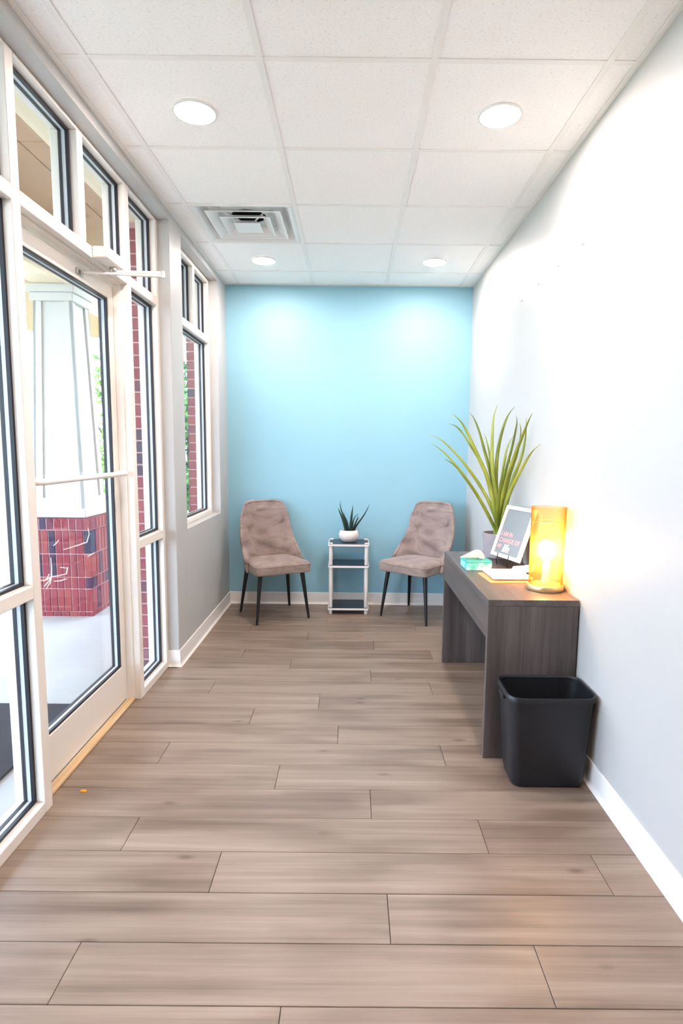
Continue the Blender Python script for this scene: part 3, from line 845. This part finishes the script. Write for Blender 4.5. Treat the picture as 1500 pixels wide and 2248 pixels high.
# square stepped diffuser lying in the grid
vx, vy = (GX[0] + GX[1]) / 2, 2.1859 + 2.5 * T
vt = empty('ceiling_vent', (vx, vy, ZC))
tag(vt, 'square white stepped air vent set in the tile ceiling', 'air vent')
HV = T / 2 - 0.0135
def sq(h, z):
    return [(-h, -h, z), (h, -h, z), (h, h, z), (-h, h, z)]
b = BM()
b.loft([sq(HV, 0.0036), sq(HV, 0.0006), sq(HV - 0.012, 0.0006), sq(0.262, 0.010), sq(0.222, 0.056), sq(0.222, 0.060), sq(0.266, 0.014), sq(HV, 0.0046)], False, False)
b.build('frame_pan', MAT['vent_white'], vt)
nq = 48
b = BM()
circ = lambda r_, z_: [(r_ * math.cos(2 * PI * k / nq), r_ * math.sin(2 * PI * k / nq), z_) for k in range(nq)]
def sqn(h, z_):
    out = []
    for k in range(nq):
        a = 2 * PI * k / nq
        c_, s_ = math.cos(a), math.sin(a)
        f_ = h / max(abs(c_), abs(s_))
        out.append((c_ * f_, s_ * f_, z_))
    return out
b.loft([sqn(0.223, 0.0560), circ(0.104, 0.0560), circ(0.104, 0.0590), sqn(0.223, 0.0590)], False, False)
b.build('top_plate', MAT['vent_white'], vt)
BM().lathe([(0.1045, 0.0570), (0.1045, 0.13), (0, 0.13)], 40).build('duct', MAT['duct'], vt, True, 40)
for (ho, zo, hi, zi) in ((0.219, 0.000, 0.158, 0.030), (0.147, -0.006, 0.096, 0.024)):
    b = BM()
    b.loft([sq(ho, zo), sq(ho - 0.010, zo), sq(hi, zi), sq(hi, zi + 0.0015), sq(ho - 0.008, zo + 0.003), sq(ho, zo + 0.0025), sq(ho, zo)], False, False)
    b.build('louvre', MAT['vent_white'], vt)
b = BM()
b.loft([sq(0.060, -0.0135), sq(0.076, -0.0135), sq(0.078, -0.0120), sq(0.050, 0.012), sq(0.048, 0.012), sq(0.070, -0.0115)])
b.build('centre_plate', MAT['vent_white'], vt)
for a in (0.25, 0.75, 1.25, 1.75):
    d = Vector((math.cos(a * PI), math.sin(a * PI), 0))
    b = BM(); b.tube([d * 0.055 + Vector((0, 0, 0.010)), d * 0.15 + Vector((0, 0, 0.036)), d * 0.265 + Vector((0, 0, 0.054))], 0.0045, 6)
    b.build('strut', MAT['vent_white'], vt)

# four wall plugs left in the right wall
for i, (y, z) in enumerate(((2.630, 2.255), (2.936, 2.256), (3.234, 2.252), (3.539, 2.240))):
    o = BM().box(XR - 0.003, XR + 0.001, y - 0.011, y + 0.011, z - 0.0028, z + 0.0028, 0.001).build('wall_plug', MAT['plug'])
    tag(o, ['small plug mark high on the right wall, nearest the camera of four', 'small plug mark high on the right wall, second from the camera', 'small plug mark high on the right wall, third from the camera', 'small plug mark high on the right wall, farthest from the camera of four'][i], 'wall plug', 'plug marks on the right wall')

# ------------------------------------------------------------------ chairs
def make_chair():
    c = empty('side_chair', (0, 0, 0))
    # seat cushion: rounded trapezoid, crowned top
    def loop(sc, z, grow=0.0):
        pts = rrect(0.235, 0.215, 0.05, 5)
        out = []
        for (x, y, _) in pts:
            k = 1.0 - 0.12 * ((y + 0.215) / 0.43)
            out.append((x * k * sc, -0.035 + y * sc, z + grow * (1 - (x / 0.235) ** 2)))
        return out
    b = BM()
    b.loft([loop(0.90, 0.384), loop(0.985, 0.388), loop(1.0, 0.398), loop(1.0, 0.440), loop(0.99, 0.456), loop(0.955, 0.467), loop(0.80, 0.474), loop(0.5, 0.480), loop(0.15, 0.482)])
    b.build('seat', MAT['velvet'], c, True)
    # seam round the cushion
    b = BM()
    b.tube([(x * 1.003, y, z) for (x, y, z) in loop(0.993, 0.452)] + [loop(0.993, 0.452)[0]], 0.0032, 6)
    b.build('seam', MAT['velvet'], c, True)
    # wrap-round back shell
    nu, nv = 17, 15
    def S(u, v):
        s = lambda t: t * t * (3 - 2 * t)
        hw = 0.243 - 0.046 * s(min(1, v * 1.05)) 
        z = 0.372 + 0.546 * v
        z -= 0.062 * (abs(u) ** 6) * s(max(0, (v - 0.75) / 0.25))
        x = hw * u
        xs = x * (1 - 0.10 * (abs(u) ** 8) * s(max(0, (v - 0.8) / 0.2)))
        fw = 0.028 + 0.205 * (1 - s(min(1, v / 0.62)))
        y = 0.178 + 0.070 * v - fw * abs(u) ** 2.6
        return Vector((xs, y, z))
    bm = BM()
    grid = [[bm.bm.verts.new(S(-1 + 2 * i / (nu - 1), j / (nv - 1))) for i in range(nu)] for j in range(nv)]
    for j in range(nv - 1):
        for i in range(nu - 1):
            bm.bm.faces.new((grid[j][i], grid[j][i + 1], grid[j + 1][i + 1], grid[j + 1][i]))
    o = bm.build('backrest', MAT['velvet'], c, True)
    md = o.modifiers.new('thick', 'SOLIDIFY'); md.thickness = 0.030; md.offset = 0.0
    md = o.modifiers.new('soft', 'SUBSURF'); md.levels = 2; md.render_levels = 2
    # piping along the shell edge
    edge = [S(-1, j / (nv - 1)) for j in range(2, nv)] + [S(-1 + 2 * i / (nu - 1), 1) for i in range(1, nu)] + [S(1, j / (nv - 1)) for j in range(nv - 2, 1, -1)]
    b = BM(); b.tube(edge, 0.0145, 8)
    b.build('edge_roll', MAT['velvet'], c, True)
    for (sx, sy) in ((-1, -1), (1, -1), (-1, 1), (1, 1)):
        b = BM()
        b.tube([(sx * 0.172, -0.01 + sy * 0.158, 0.388), (sx * 0.178, -0.01 + sy * 0.164, 0.36), (sx * 0.219, sy * 0.208, 0.0)], [0.0185, 0.018, 0.0095], 14)
        b.build('leg', MAT['black_metal'], c, True, 50)
        b = BM(); b.box(sx * 0.172 - 0.026, sx * 0.172 + 0.026, -0.01 + sy * 0.158 - 0.026, -0.01 + sy * 0.158 + 0.026, 0.380, 0.3855)
        b.build('leg_plate', MAT['black_metal'], c)
    return c
def copy_thing(o):
    c = o.copy(); COL.objects.link(c)
    for ch in o.children:
        d = ch.copy(); COL.objects.link(d); d.parent = c
        for g in ch.children:
            e = g.copy(); COL.objects.link(e); e.parent = d
    return c
ch1 = make_chair()
ch1.location = (-0.624, 4.640, 0); ch1.rotation_euler = (0, 0, math.radians(28))
tag(ch1, 'taupe velvet side chair left of the small shelf, by the end window', 'chair', 'velvet waiting chairs')
ch2 = copy_thing(ch1)
ch2.location = (0.555, 4.665, 0); ch2.rotation_euler = (0, 0, math.radians(-39))
tag(ch2, 'taupe velvet side chair right of the small shelf, partly behind the desk', 'chair', 'velvet waiting chairs')

# ------------------------------------------------------------------ three tier shelf
sh = empty('tier_shelf', (-0.015, 4.805, 0))
tag(sh, 'small three tier shelf with dark boards and white tube posts between the chairs', 'shelf')
for z in (0.573, 0.395, 0.038):
    b = BM(); b.loft([rrect(0.162, 0.140, 0.012, 4, z=z + 0.001), rrect(0.162, 0.140, 0.012, 4, z=z + 0.0155)])
    o = b.build('board', MAT['dark_board'], sh)
    lo = rrect(0.169, 0.147, 0.016, 4); li = rrect(0.1615, 0.1395, 0.0115, 4)
    b = BM()
    b.loft([[(x, y, z) for x, y, _ in lo], [(x, y, z + 0.0145) for x, y, _ in lo], [(x, y, z + 0.0145) for x, y, _ in li], [(x, y, z) for x, y, _ in li], [(x, y, z) for x, y, _ in lo]], False, False)
    b.build('edge_band', MAT['white_plastic'], o)
for sx in (-1, 1):
    for sy in (-1, 1):
        px, py = sx * 0.146, sy * 0.116
        for (z0, z1) in ((0.0, 0.0375), (0.0545, 0.3945), (0.4115, 0.5725)):
            b = BM(); b.lathe([(0, z0), (0.0135, z0), (0.0155, z0 + 0.003), (0.0155, z1 - 0.003), (0.0140, z1), (0, z1)], 18, (px, py, 0))
            b.build('post' if z0 > 0 else 'foot', MAT['white_plastic'], sh, True, 45)
        b = BM(); b.lathe([(0, 0.5895), (0.0165, 0.5895), (0.0165, 0.593), (0.0125, 0.5965), (0, 0.5975)], 18, (px, py, 0))
        b.build('post_cap', MAT['white_plastic'], sh, True, 45)

# leaf: folded tapering blade along a centre line
def leaf(parent, name, pts, width, material, origin, fold=0.35, thick=0.0012, wprof=None, n=16):
    P = [Vector(p) - Vector(origin) for p in pts]
    # Catmull-Rom resample
    Q = []
    ext = [P[0] * 2 - P[1]] + P + [P[-1] * 2 - P[-2]]
    segs = len(P) - 1
    for i in range(n + 1):
        t = i / n * segs
        k = min(int(t), segs - 1); f = t - k
        a, b_, c, d = ext[k], ext[k + 1], ext[k + 2], ext[k + 3]
        Q.append(0.5 * ((2 * b_) + (c - a) * f + (2 * a - 5 * b_ + 4 * c - d) * f * f + (3 * b_ - a - 3 * c + d) * f ** 3))
    bm = BM()
    rows_ = []
    axis = Vector((0, 0, 0))
    for i in range(n + 1):
        tan = (Q[min(i + 1, n)] - Q[max(i - 1, 0)]).normalized()
        out = Vector((P[-1].x - P[0].x, P[-1].y - P[0].y, 0))
        if out.length < 0.01: out = Vector((0, -1, 0))
        side = tan.cross(out.normalized() + Vector((0.15, -0.35, 0.2)))
        if side.length < 1e-4: side = Vector((1, 0, 0))
        side.normalize()
        # keep the blade's flat side broadly towards the room
        s2 = Vector((1, 0, 0)) - tan * tan.x
        if s2.length > 0.05:
            s2.normalize()
            if side.dot(s2) < 0: side = -side
            side = (side * 0.4 + s2 * 0.6).normalized()
        nor = side.cross(tan).normalized()
        t = i / n
        if wprof:
            wd = width * wprof(t)
        else:
            wd = width * (0.72 + 0.28 * math.sin(PI * min(1, t * 1.7) * 0.5)) * (1 - t ** 1.7) + 0.0008
        rows_.append([bm.bm.verts.new(Q[i] - side * wd / 2), bm.bm.verts.new(Q[i] + nor * wd * fold * 0.5), bm.bm.verts.new(Q[i] + side * wd / 2)])
    for a, b_ in zip(rows_, rows_[1:]):
        for k in range(2):
            bm.bm.faces.new((a[k], a[k + 1], b_[k + 1], b_[k]))
    o = bm.build(name, material, parent, True)
    md = o.modifiers.new('thick', 'SOLIDIFY'); md.thickness = thick
    return o

# succulent in a ribbed bowl on the shelf
so = (-0.015, 4.815, 0.5886)
sp = empty('potted_succulent', so)
tag(sp, 'spiky dark green succulent in a white ribbed bowl on the small shelf', 'potted plant')
bm = BM()
prof = [(0.050, 0.0), (0.064, 0.010), (0.078, 0.032), (0.0815, 0.055), (0.078, 0.080), (0.068, 0.096), (0.064, 0.098), (0.060, 0.095), (0.066, 0.075), (0.0, 0.072)]
nr = 112
rings = []
for (r_, z_) in prof:
    if r_ == 0:
        rings.append(None); continue
    rings.append([bm.bm.verts.new(((r_ + (0.0011 * (1 if k % 4 < 2 else -1) if 0.005 < z_ < 0.09 and r_ > 0.067 else 0)) * math.cos(2 * PI * k / nr), (r_ + (0.0011 * (1 if k % 4 < 2 else -1) if 0.005 < z_ < 0.09 and r_ > 0.067 else 0)) * math.sin(2 * PI * k / nr), z_)) for k in range(nr)])
rings = [r_ for r_ in rings if r_]
for a, b_ in zip(rings, rings[1:]):
    for k in range(nr):
        bm.bm.faces.new((a[k], a[(k + 1) % nr], b_[(k + 1) % nr], b_[k]))
bm.bm.faces.new(list(reversed(rings[0])))
bm.build('bowl', MAT['bowl'], sp, True, 50)
BM().lathe([(0, 0.089), (0.040, 0.089), (0.063, 0.086), (0.063, 0.074), (0, 0.072)], 28).build('soil', MAT['soil'], sp, True)
for pts, wd in SUCCULENT_LEAVES:
    leaf(sp, 'leaf', pts, wd, MAT['aloe'], so, 0.5, 0.003, lambda t: (1 - t ** 1.4) * 0.97 + 0.03, 12)

# ------------------------------------------------------------------ desk
DX, DXR, DY0, DY1, DH = 0.597, 0.9905, 2.436, 3.628, 0.7225
dk = empty('console_desk', ((DX + DXR) / 2, (DY0 + DY1) / 2, 0))
tag(dk, 'grey brown wood grain console desk with panel ends along the right wall', 'desk')
cx_, cy_ = dk.location.x, dk.location.y
def dbox(name, x0, x1, y0, y1, z0, z1, m_, bev=0.0015):
    o = BM().box(-(x1 - x0) / 2, (x1 - x0) / 2, -(y1 - y0) / 2, (y1 - y0) / 2, -(z1 - z0) / 2, (z1 - z0) / 2, bev).build(name, m_, dk)
    o.location = ((x0 + x1) / 2 - cx_, (y0 + y1) / 2 - cy_, (z0 + z1) / 2)
    return o
dbox('desktop', DX, DXR, DY0, DY1, DH - 0.028, DH, MAT['desktop'])
dbox('end_panel', DX + 0.001, DXR, DY0 + 0.001, DY0 + 0.029, 0, DH - 0.0285, MAT['deskwood'])
dbox('end_panel', DX + 0.001, DXR, DY1 - 0.029, DY1 - 0.001, 0, DH - 0.0285, MAT['deskwood'])
ap = dbox('apron', DX + 0.0015, DX + 0.019, DY0 + 0.0295, DY1 - 0.0295, 0.545, DH - 0.0285, MAT['desktop'])
dbox('back_panel', DXR - 0.018, DXR - 0.001, DY0 + 0.0295, DY1 - 0.0295, 0.30, DH - 0.0285, MAT['desktop'])

# ------------------------------------------------------------------ bin
tb = empty('waste_bin', (0.812, 2.296, 0))
tag(tb, 'black plastic rectangular waste bin on the floor in front of the desk', 'waste bin')
b = BM()
b.loft([rrect(0.140, 0.078, 0.035, 6, 0.006, 0, 0.0), rrect(0.148, 0.086, 0.04, 6, 0.006, 0, 0.006), rrect(0.152, 0.090, 0.042, 6, 0.005, 0, 0.03),
        rrect(0.171, 0.117, 0.048, 6, 0, 0, 0.372), rrect(0.168, 0.114, 0.046, 6, 0, 0, 0.373), rrect(0.149, 0.087, 0.040, 6, 0.005, 0, 0.034), rrect(0.140, 0.078, 0.035, 6, 0.005, 0, 0.010)])
b.build('bin_body', MAT['black_plastic'], tb, True, 40)
b = BM()
b.loft([rrect(0.1685, 0.1145, 0.0465, 8, z=0.388), rrect(0.172, 0.118, 0.050, 8, z=0.3945), rrect(0.1765, 0.1225, 0.052, 8, z=0.3945), rrect(0.1795, 0.1255, 0.054, 8, z=0.389),
        rrect(0.1795, 0.1255, 0.054, 8, z=0.374), rrect(0.1725, 0.1185, 0.05, 8, z=0.371), rrect(0.1685, 0.1145, 0.0465, 8, z=0.373), rrect(0.1685, 0.1145, 0.0465, 8, z=0.388)], False, False)
b.build('rim', MAT['black_plastic'], tb, True, 50)
for s in (-1,):
    BM().box(-0.184, -0.168, -0.030, 0.030, 0.352, 0.3705, 0.003).build('hand_grip', MAT['black_plastic'], tb)

# ------------------------------------------------------------------ plant on the desk
ZD = DH + 0.0002
po = (0.893, 3.450, ZD)
pp = empty('potted_plant', po)
tag(pp, 'tall spiky yellow green plant in a grey pot on the far end of the desk', 'potted plant')
BM().lathe([(0, 0), (0.080, 0), (0.085, 0.004), (0.097, 0.142), (0.0975, 0.147), (0.094, 0.149), (0.089, 0.147), (0.084, 0.105), (0.0, 0.105)], 48).build('pot', MAT['potgrey'], pp, True, 40)
BM().lathe([(0, 0.131), (0.05, 0.130), (0.0860, 0.124), (0.085, 0.108), (0, 0.108)], 36).build('soil', MAT['soil'], pp, True)
for pts, wd in PLANT_LEAVES:
    leaf(pp, 'leaf', pts, wd * 0.82, MAT['leaf'], po, 0.4, 0.0014)

# ------------------------------------------------------------------ amber lamp
lo_ = (0.9095, 2.640, ZD)
lm = empty('table_lamp', lo_)
tag(lm, 'lit table lamp with an amber ribbed glass cylinder and brass base on the desk', 'lamp')
BM().lathe([(0, 0), (0.080, 0), (0.0825, 0.003), (0.0825, 0.022), (0.080, 0.026), (0.074, 0.027), (0.0, 0.027)], 56).build('base', MAT['brass'], lm, True, 40)
bm = BM()
nr = 44 * 4
def ribring(r_, z_, amp):
    return [(( r_ + amp * math.cos(2 * PI * k / 4)) * math.cos(2 * PI * k / nr), (r_ + amp * math.cos(2 * PI * k / 4)) * math.sin(2 * PI * k / nr), z_) for k in range(nr)]
bm.loft([ribring(0.0742, 0.0275, 0.0019), ribring(0.0762, 0.386, 0.0019), ribring(0.0735, 0.386, 0.0), ribring(0.0715, 0.0275, 0.0), ribring(0.0742, 0.0275, 0.0019)], False, False)
bm.build('glass_shade', MAT['amber'], lm, True, 80)
BM().lathe([(0.0695, 0.318), (0.0705, 0.3195), (0.0695, 0.321), (0.0685, 0.3195)], 48, close=True).build('inner_ring', MAT['brass'], lm, True)
BM().lathe([(0, 0.0275), (0.022, 0.0275), (0.020, 0.05), (0.017, 0.055), (0.017, 0.118), (0.014, 0.128), (0, 0.128)], 24).build('socket', MAT['white_plastic'], lm, True, 40)
prof = [(0, 0.1285), (0.012, 0.1285), (0.014, 0.138)] + [(0.038 * math.sin(a), 0.176 - 0.038 * math.cos(a)) for a in [0.55 + i * (PI - 0.55) / 12 for i in range(12)]] + [(0, 0.214)]
BM().lathe(prof, 28).build('bulb', MAT['bulb'], lm, True)

# ------------------------------------------------------------------ quote in a white frame on a wire easel
u = Vector((0.310, -0.951, 0)).normalized(); bk = Vector((0.951, 0.310, 0)).normalized()
tau = math.radians(19.5)
v = Vector((0, 0, 1)) * math.cos(tau) + bk * math.sin(tau)
nY = v.cross(u)
BL = Vector((0.8045, 3.285, 0.771)); W_, H_ = 0.272, 0.298
root = empty('quote_frame')
Mr = Matrix.Identity(4)
base = BL + u * W_ / 2
for r_ in range(3):
    Mr[r_][0] = u[r_]; Mr[r_][1] = nY[r_]; Mr[r_][2] = v[r_]; Mr[r_][3] = base[r_]
root.matrix_world = Mr
tag(root, 'white framed slate grey quote print leaning on a wire easel on the desk', 'picture frame')
fw = 0.020
b = BM()
b.box(-W_ / 2, -W_ / 2 + fw, 0, 0.018, 0, H_, 0.0015).box(W_ / 2 - fw, W_ / 2, 0, 0.018, 0, H_, 0.0015)
b.box(-W_ / 2 + fw, W_ / 2 - fw, 0, 0.018, 0, fw, 0.0015).box(-W_ / 2 + fw, W_ / 2 - fw, 0, 0.018, H_ - fw, H_, 0.0015)
b.build('frame', MAT['frame_white'], root)
pr = BM().box(-W_ / 2 + fw, W_ / 2 - fw, 0.007, 0.012, fw, H_ - fw).build('print', MAT['print_grey'], root)
BM().box(-W_ / 2 + fw * 0.6, W_ / 2 - fw * 0.6, 0.0125, 0.0175, fw * 0.6, H_ - fw * 0.6).build('backing', MAT['black_plastic'], root)
def text(s, size, x, z, m_, parent, shear=0.0, ext=0.0004, sx=1.0, bold=0.0):
    cu = bpy.data.curves.new('txt', 'FONT')
    cu.body = s; cu.size = size; cu.extrude = ext; cu.shear = shear; cu.offset = bold
    cu.align_x = 'LEFT'
    t = bpy.data.objects.new('txt', cu); COL.objects.link(t)
    dg = bpy.context.evaluated_depsgraph_get()
    me = bpy.data.meshes.new_from_object(t.evaluated_get(dg))
    bpy.data.objects.remove(t)
    me.materials.clear(); me.materials.append(m_)
    o = mesh_part('lettering', me, parent, (x, 0.0064, z), (PI / 2, 0, 0))
    o.scale = (sx, 1, 1)
    return o
text('I AM IN', 0.036, -0.104, 0.122, MAT['print_pink'], pr, 0, sx=0.95, bold=0.0006)
text('CHARGE OF', 0.036, -0.104, 0.086, MAT['print_pink'], pr, 0, sx=0.98, bold=0.0006)
text('MY', 0.032, -0.104, 0.050, MAT['print_pink'], pr, 0, sx=0.95, bold=0.0006)
text('life', 0.064, -0.050, 0.034, MAT['print_white'], pr, 0.28, sx=0.85, bold=0.0012)

ea = empty('wire_easel', (0.872, 3.16, ZD))
tag(ea, 'small black wire easel holding the framed quote', 'easel')
for s in (-1, 1):
    foot = Vector((0.846, 3.173, ZD)) + u * 0.053 * s
    # front leg: foot, up to the ledge under the frame and round a short hook
    led = base + u * 0.053 * s - v * 0.004
    f0 = Vector((led.x, led.y, ZD + 0.003)) - bk * 0.004
    b = BM()
    b.tube([x - Vector(ea.location) for x in (f0, Vector((led.x, led.y, led.z - 0.004)) - bk * 0.010, led - nY * 0.006, led - nY * 0.006 + v * 0.012, led - nY * 0.009 + v * 0.024)], 0.0024, 8)
    b.build('front_leg', MAT['black_metal'], ea, True)
    b = BM()
    r0 = led + nY * 0.021
    b.tube([x - Vector(ea.location) for x in (led - nY * 0.006, led + nY * 0.010 - v * 0.001, r0, r0 + v * 0.12)], 0.0022, 8)
    b.build('back_rest', MAT['black_metal'], ea, True)
    b = BM()
    q0 = r0 + v * 0.10
    q1 = Vector((led.x, led.y, ZD + 0.003)) + bk * 0.085 + u * 0.012 * s
    b.tube([x - Vector(ea.location) for x in (q0, q0.lerp(q1, 0.5) + bk * 0.012, q1)], 0.0022, 8)
    b.build('rear_leg', MAT['black_metal'], ea, True)
b = BM()
led0 = base + nY * 0.021 + v * 0.05
b.tube([x - Vector(ea.location) for x in (led0 - u * 0.053, led0 + u * 0.053)], 0.0022, 8)
b.build('cross_bar', MAT['black_metal'], ea, True)

# ------------------------------------------------------------------ small things on the desk
tbx = empty('trinket_box', (0.688, 3.118, ZD), math.radians(3))
tag(tbx, 'turquoise marbled trinket box under the pale shell on the desk', 'box')
BM().box(-0.068, 0.068, -0.072, 0.072, 0, 0.040, 0.002).build('box_body', MAT['turquoise'], tbx)
BM().box(-0.0685, 0.0685, -0.0725, 0.0725, 0.0405, 0.0505, 0.002).build('lid', MAT['turq_top'], tbx)
# shell: long pointed beak swelling to a rounded knobbly end
shl = empty('sea_shell', (0.682, 3.105, ZD + 0.0507), math.radians(10))
tag(shl, 'pale pointed shell lying on the turquoise box', 'shell')
loops = []
spn = [(-0.088, 0.000, 0.012, 0.0015, 0.0015), (-0.070, 0.0, 0.016, 0.006, 0.005), (-0.045, 0.0, 0.021, 0.012, 0.011), (-0.018, 0.002, 0.027, 0.018, 0.018), (0.008, 0.004, 0.030, 0.022, 0.0215), (0.026, 0.004, 0.028, 0.021, 0.020), (0.040, 0.002, 0.021, 0.014, 0.015), (0.048, 0.0, 0.018, 0.005, 0.006)]
for (x, y, z, ry, rz_) in spn:
    loops.append([(x, y + ry * math.cos(2 * PI * k / 16), max(0.0004, z + rz_ * math.sin(2 * PI * k / 16) * (1.0 if k <= 8 else 1.25))) for k in range(16)])
BM().loft(loops).build('shell_body', MAT['shell'], shl, True)
for (x, y, z, r_) in ((0.034, -0.013, 0.010, 0.010), (0.046, 0.006, 0.011, 0.009), (0.020, -0.016, 0.012, 0.009)):
    BM().lathe([(0, -r_)] + [(r_ * math.cos(a), r_ * math.sin(a)) for a in (-0.9, -0.4, 0.1, 0.6, 1.1)] + [(0, r_)], 12, (x, y, z)).build('knob', MAT['shell'], shl, True)

cb = empty('clipboard', (0.7865, 2.868, ZD), math.radians(4))
tag(cb, 'orange tan clipboard lying on the desk beside the lamp', 'clipboard')
b = BM(); b.loft([rrect(0.113, 0.112, 0.010, 4, z=0.0), rrect(0.113, 0.112, 0.010, 4, z=0.004)])
b.build('board', MAT['clip_board'], cb)
BM().box(-0.03, 0.03, 0.094, 0.108, 0.0042, 0.010, 0.002).build('clip', MAT['steel'], cb)
pap = BM().box(-0.095, 0.100, -0.105, 0.105, 0, 0.010, 0.001).build('paper_stack', MAT['paper'])
pap.location = (0.795, 2.893, ZD + 0.0104); pap.rotation_euler = (0, 0, math.radians(2))
tag(pap, 'stack of white paper on the orange clipboard', 'paper')
sheet = BM().box(-0.060, 0.060, -0.085, 0.085, 0, 0.0015).build('paper_sheet', MAT['paper'])
sheet.location = (0.905, 2.985, ZD + 0.022); sheet.rotation_euler = (math.radians(3), math.radians(-10), math.radians(-24))
tag(sheet, 'loose white paper sheet behind the lamp, tilted over the paper stack', 'paper')

# orange scrap on the floor
b = BM(); b.loft([[(-0.012, -0.005, 0.0), (0.011, -0.007, 0.0), (0.013, 0.004, 0.0), (-0.010, 0.007, 0.0)], [(-0.011, -0.004, 0.004), (0.010, -0.006, 0.003), (0.012, 0.003, 0.005), (-0.009, 0.006, 0.003)]])
o = b.build('orange_scrap', MAT['orange']); o.location = (-1.054, 2.160, 0.0002)
tag(o, 'tiny orange scrap on the floor near the door threshold', 'scrap')
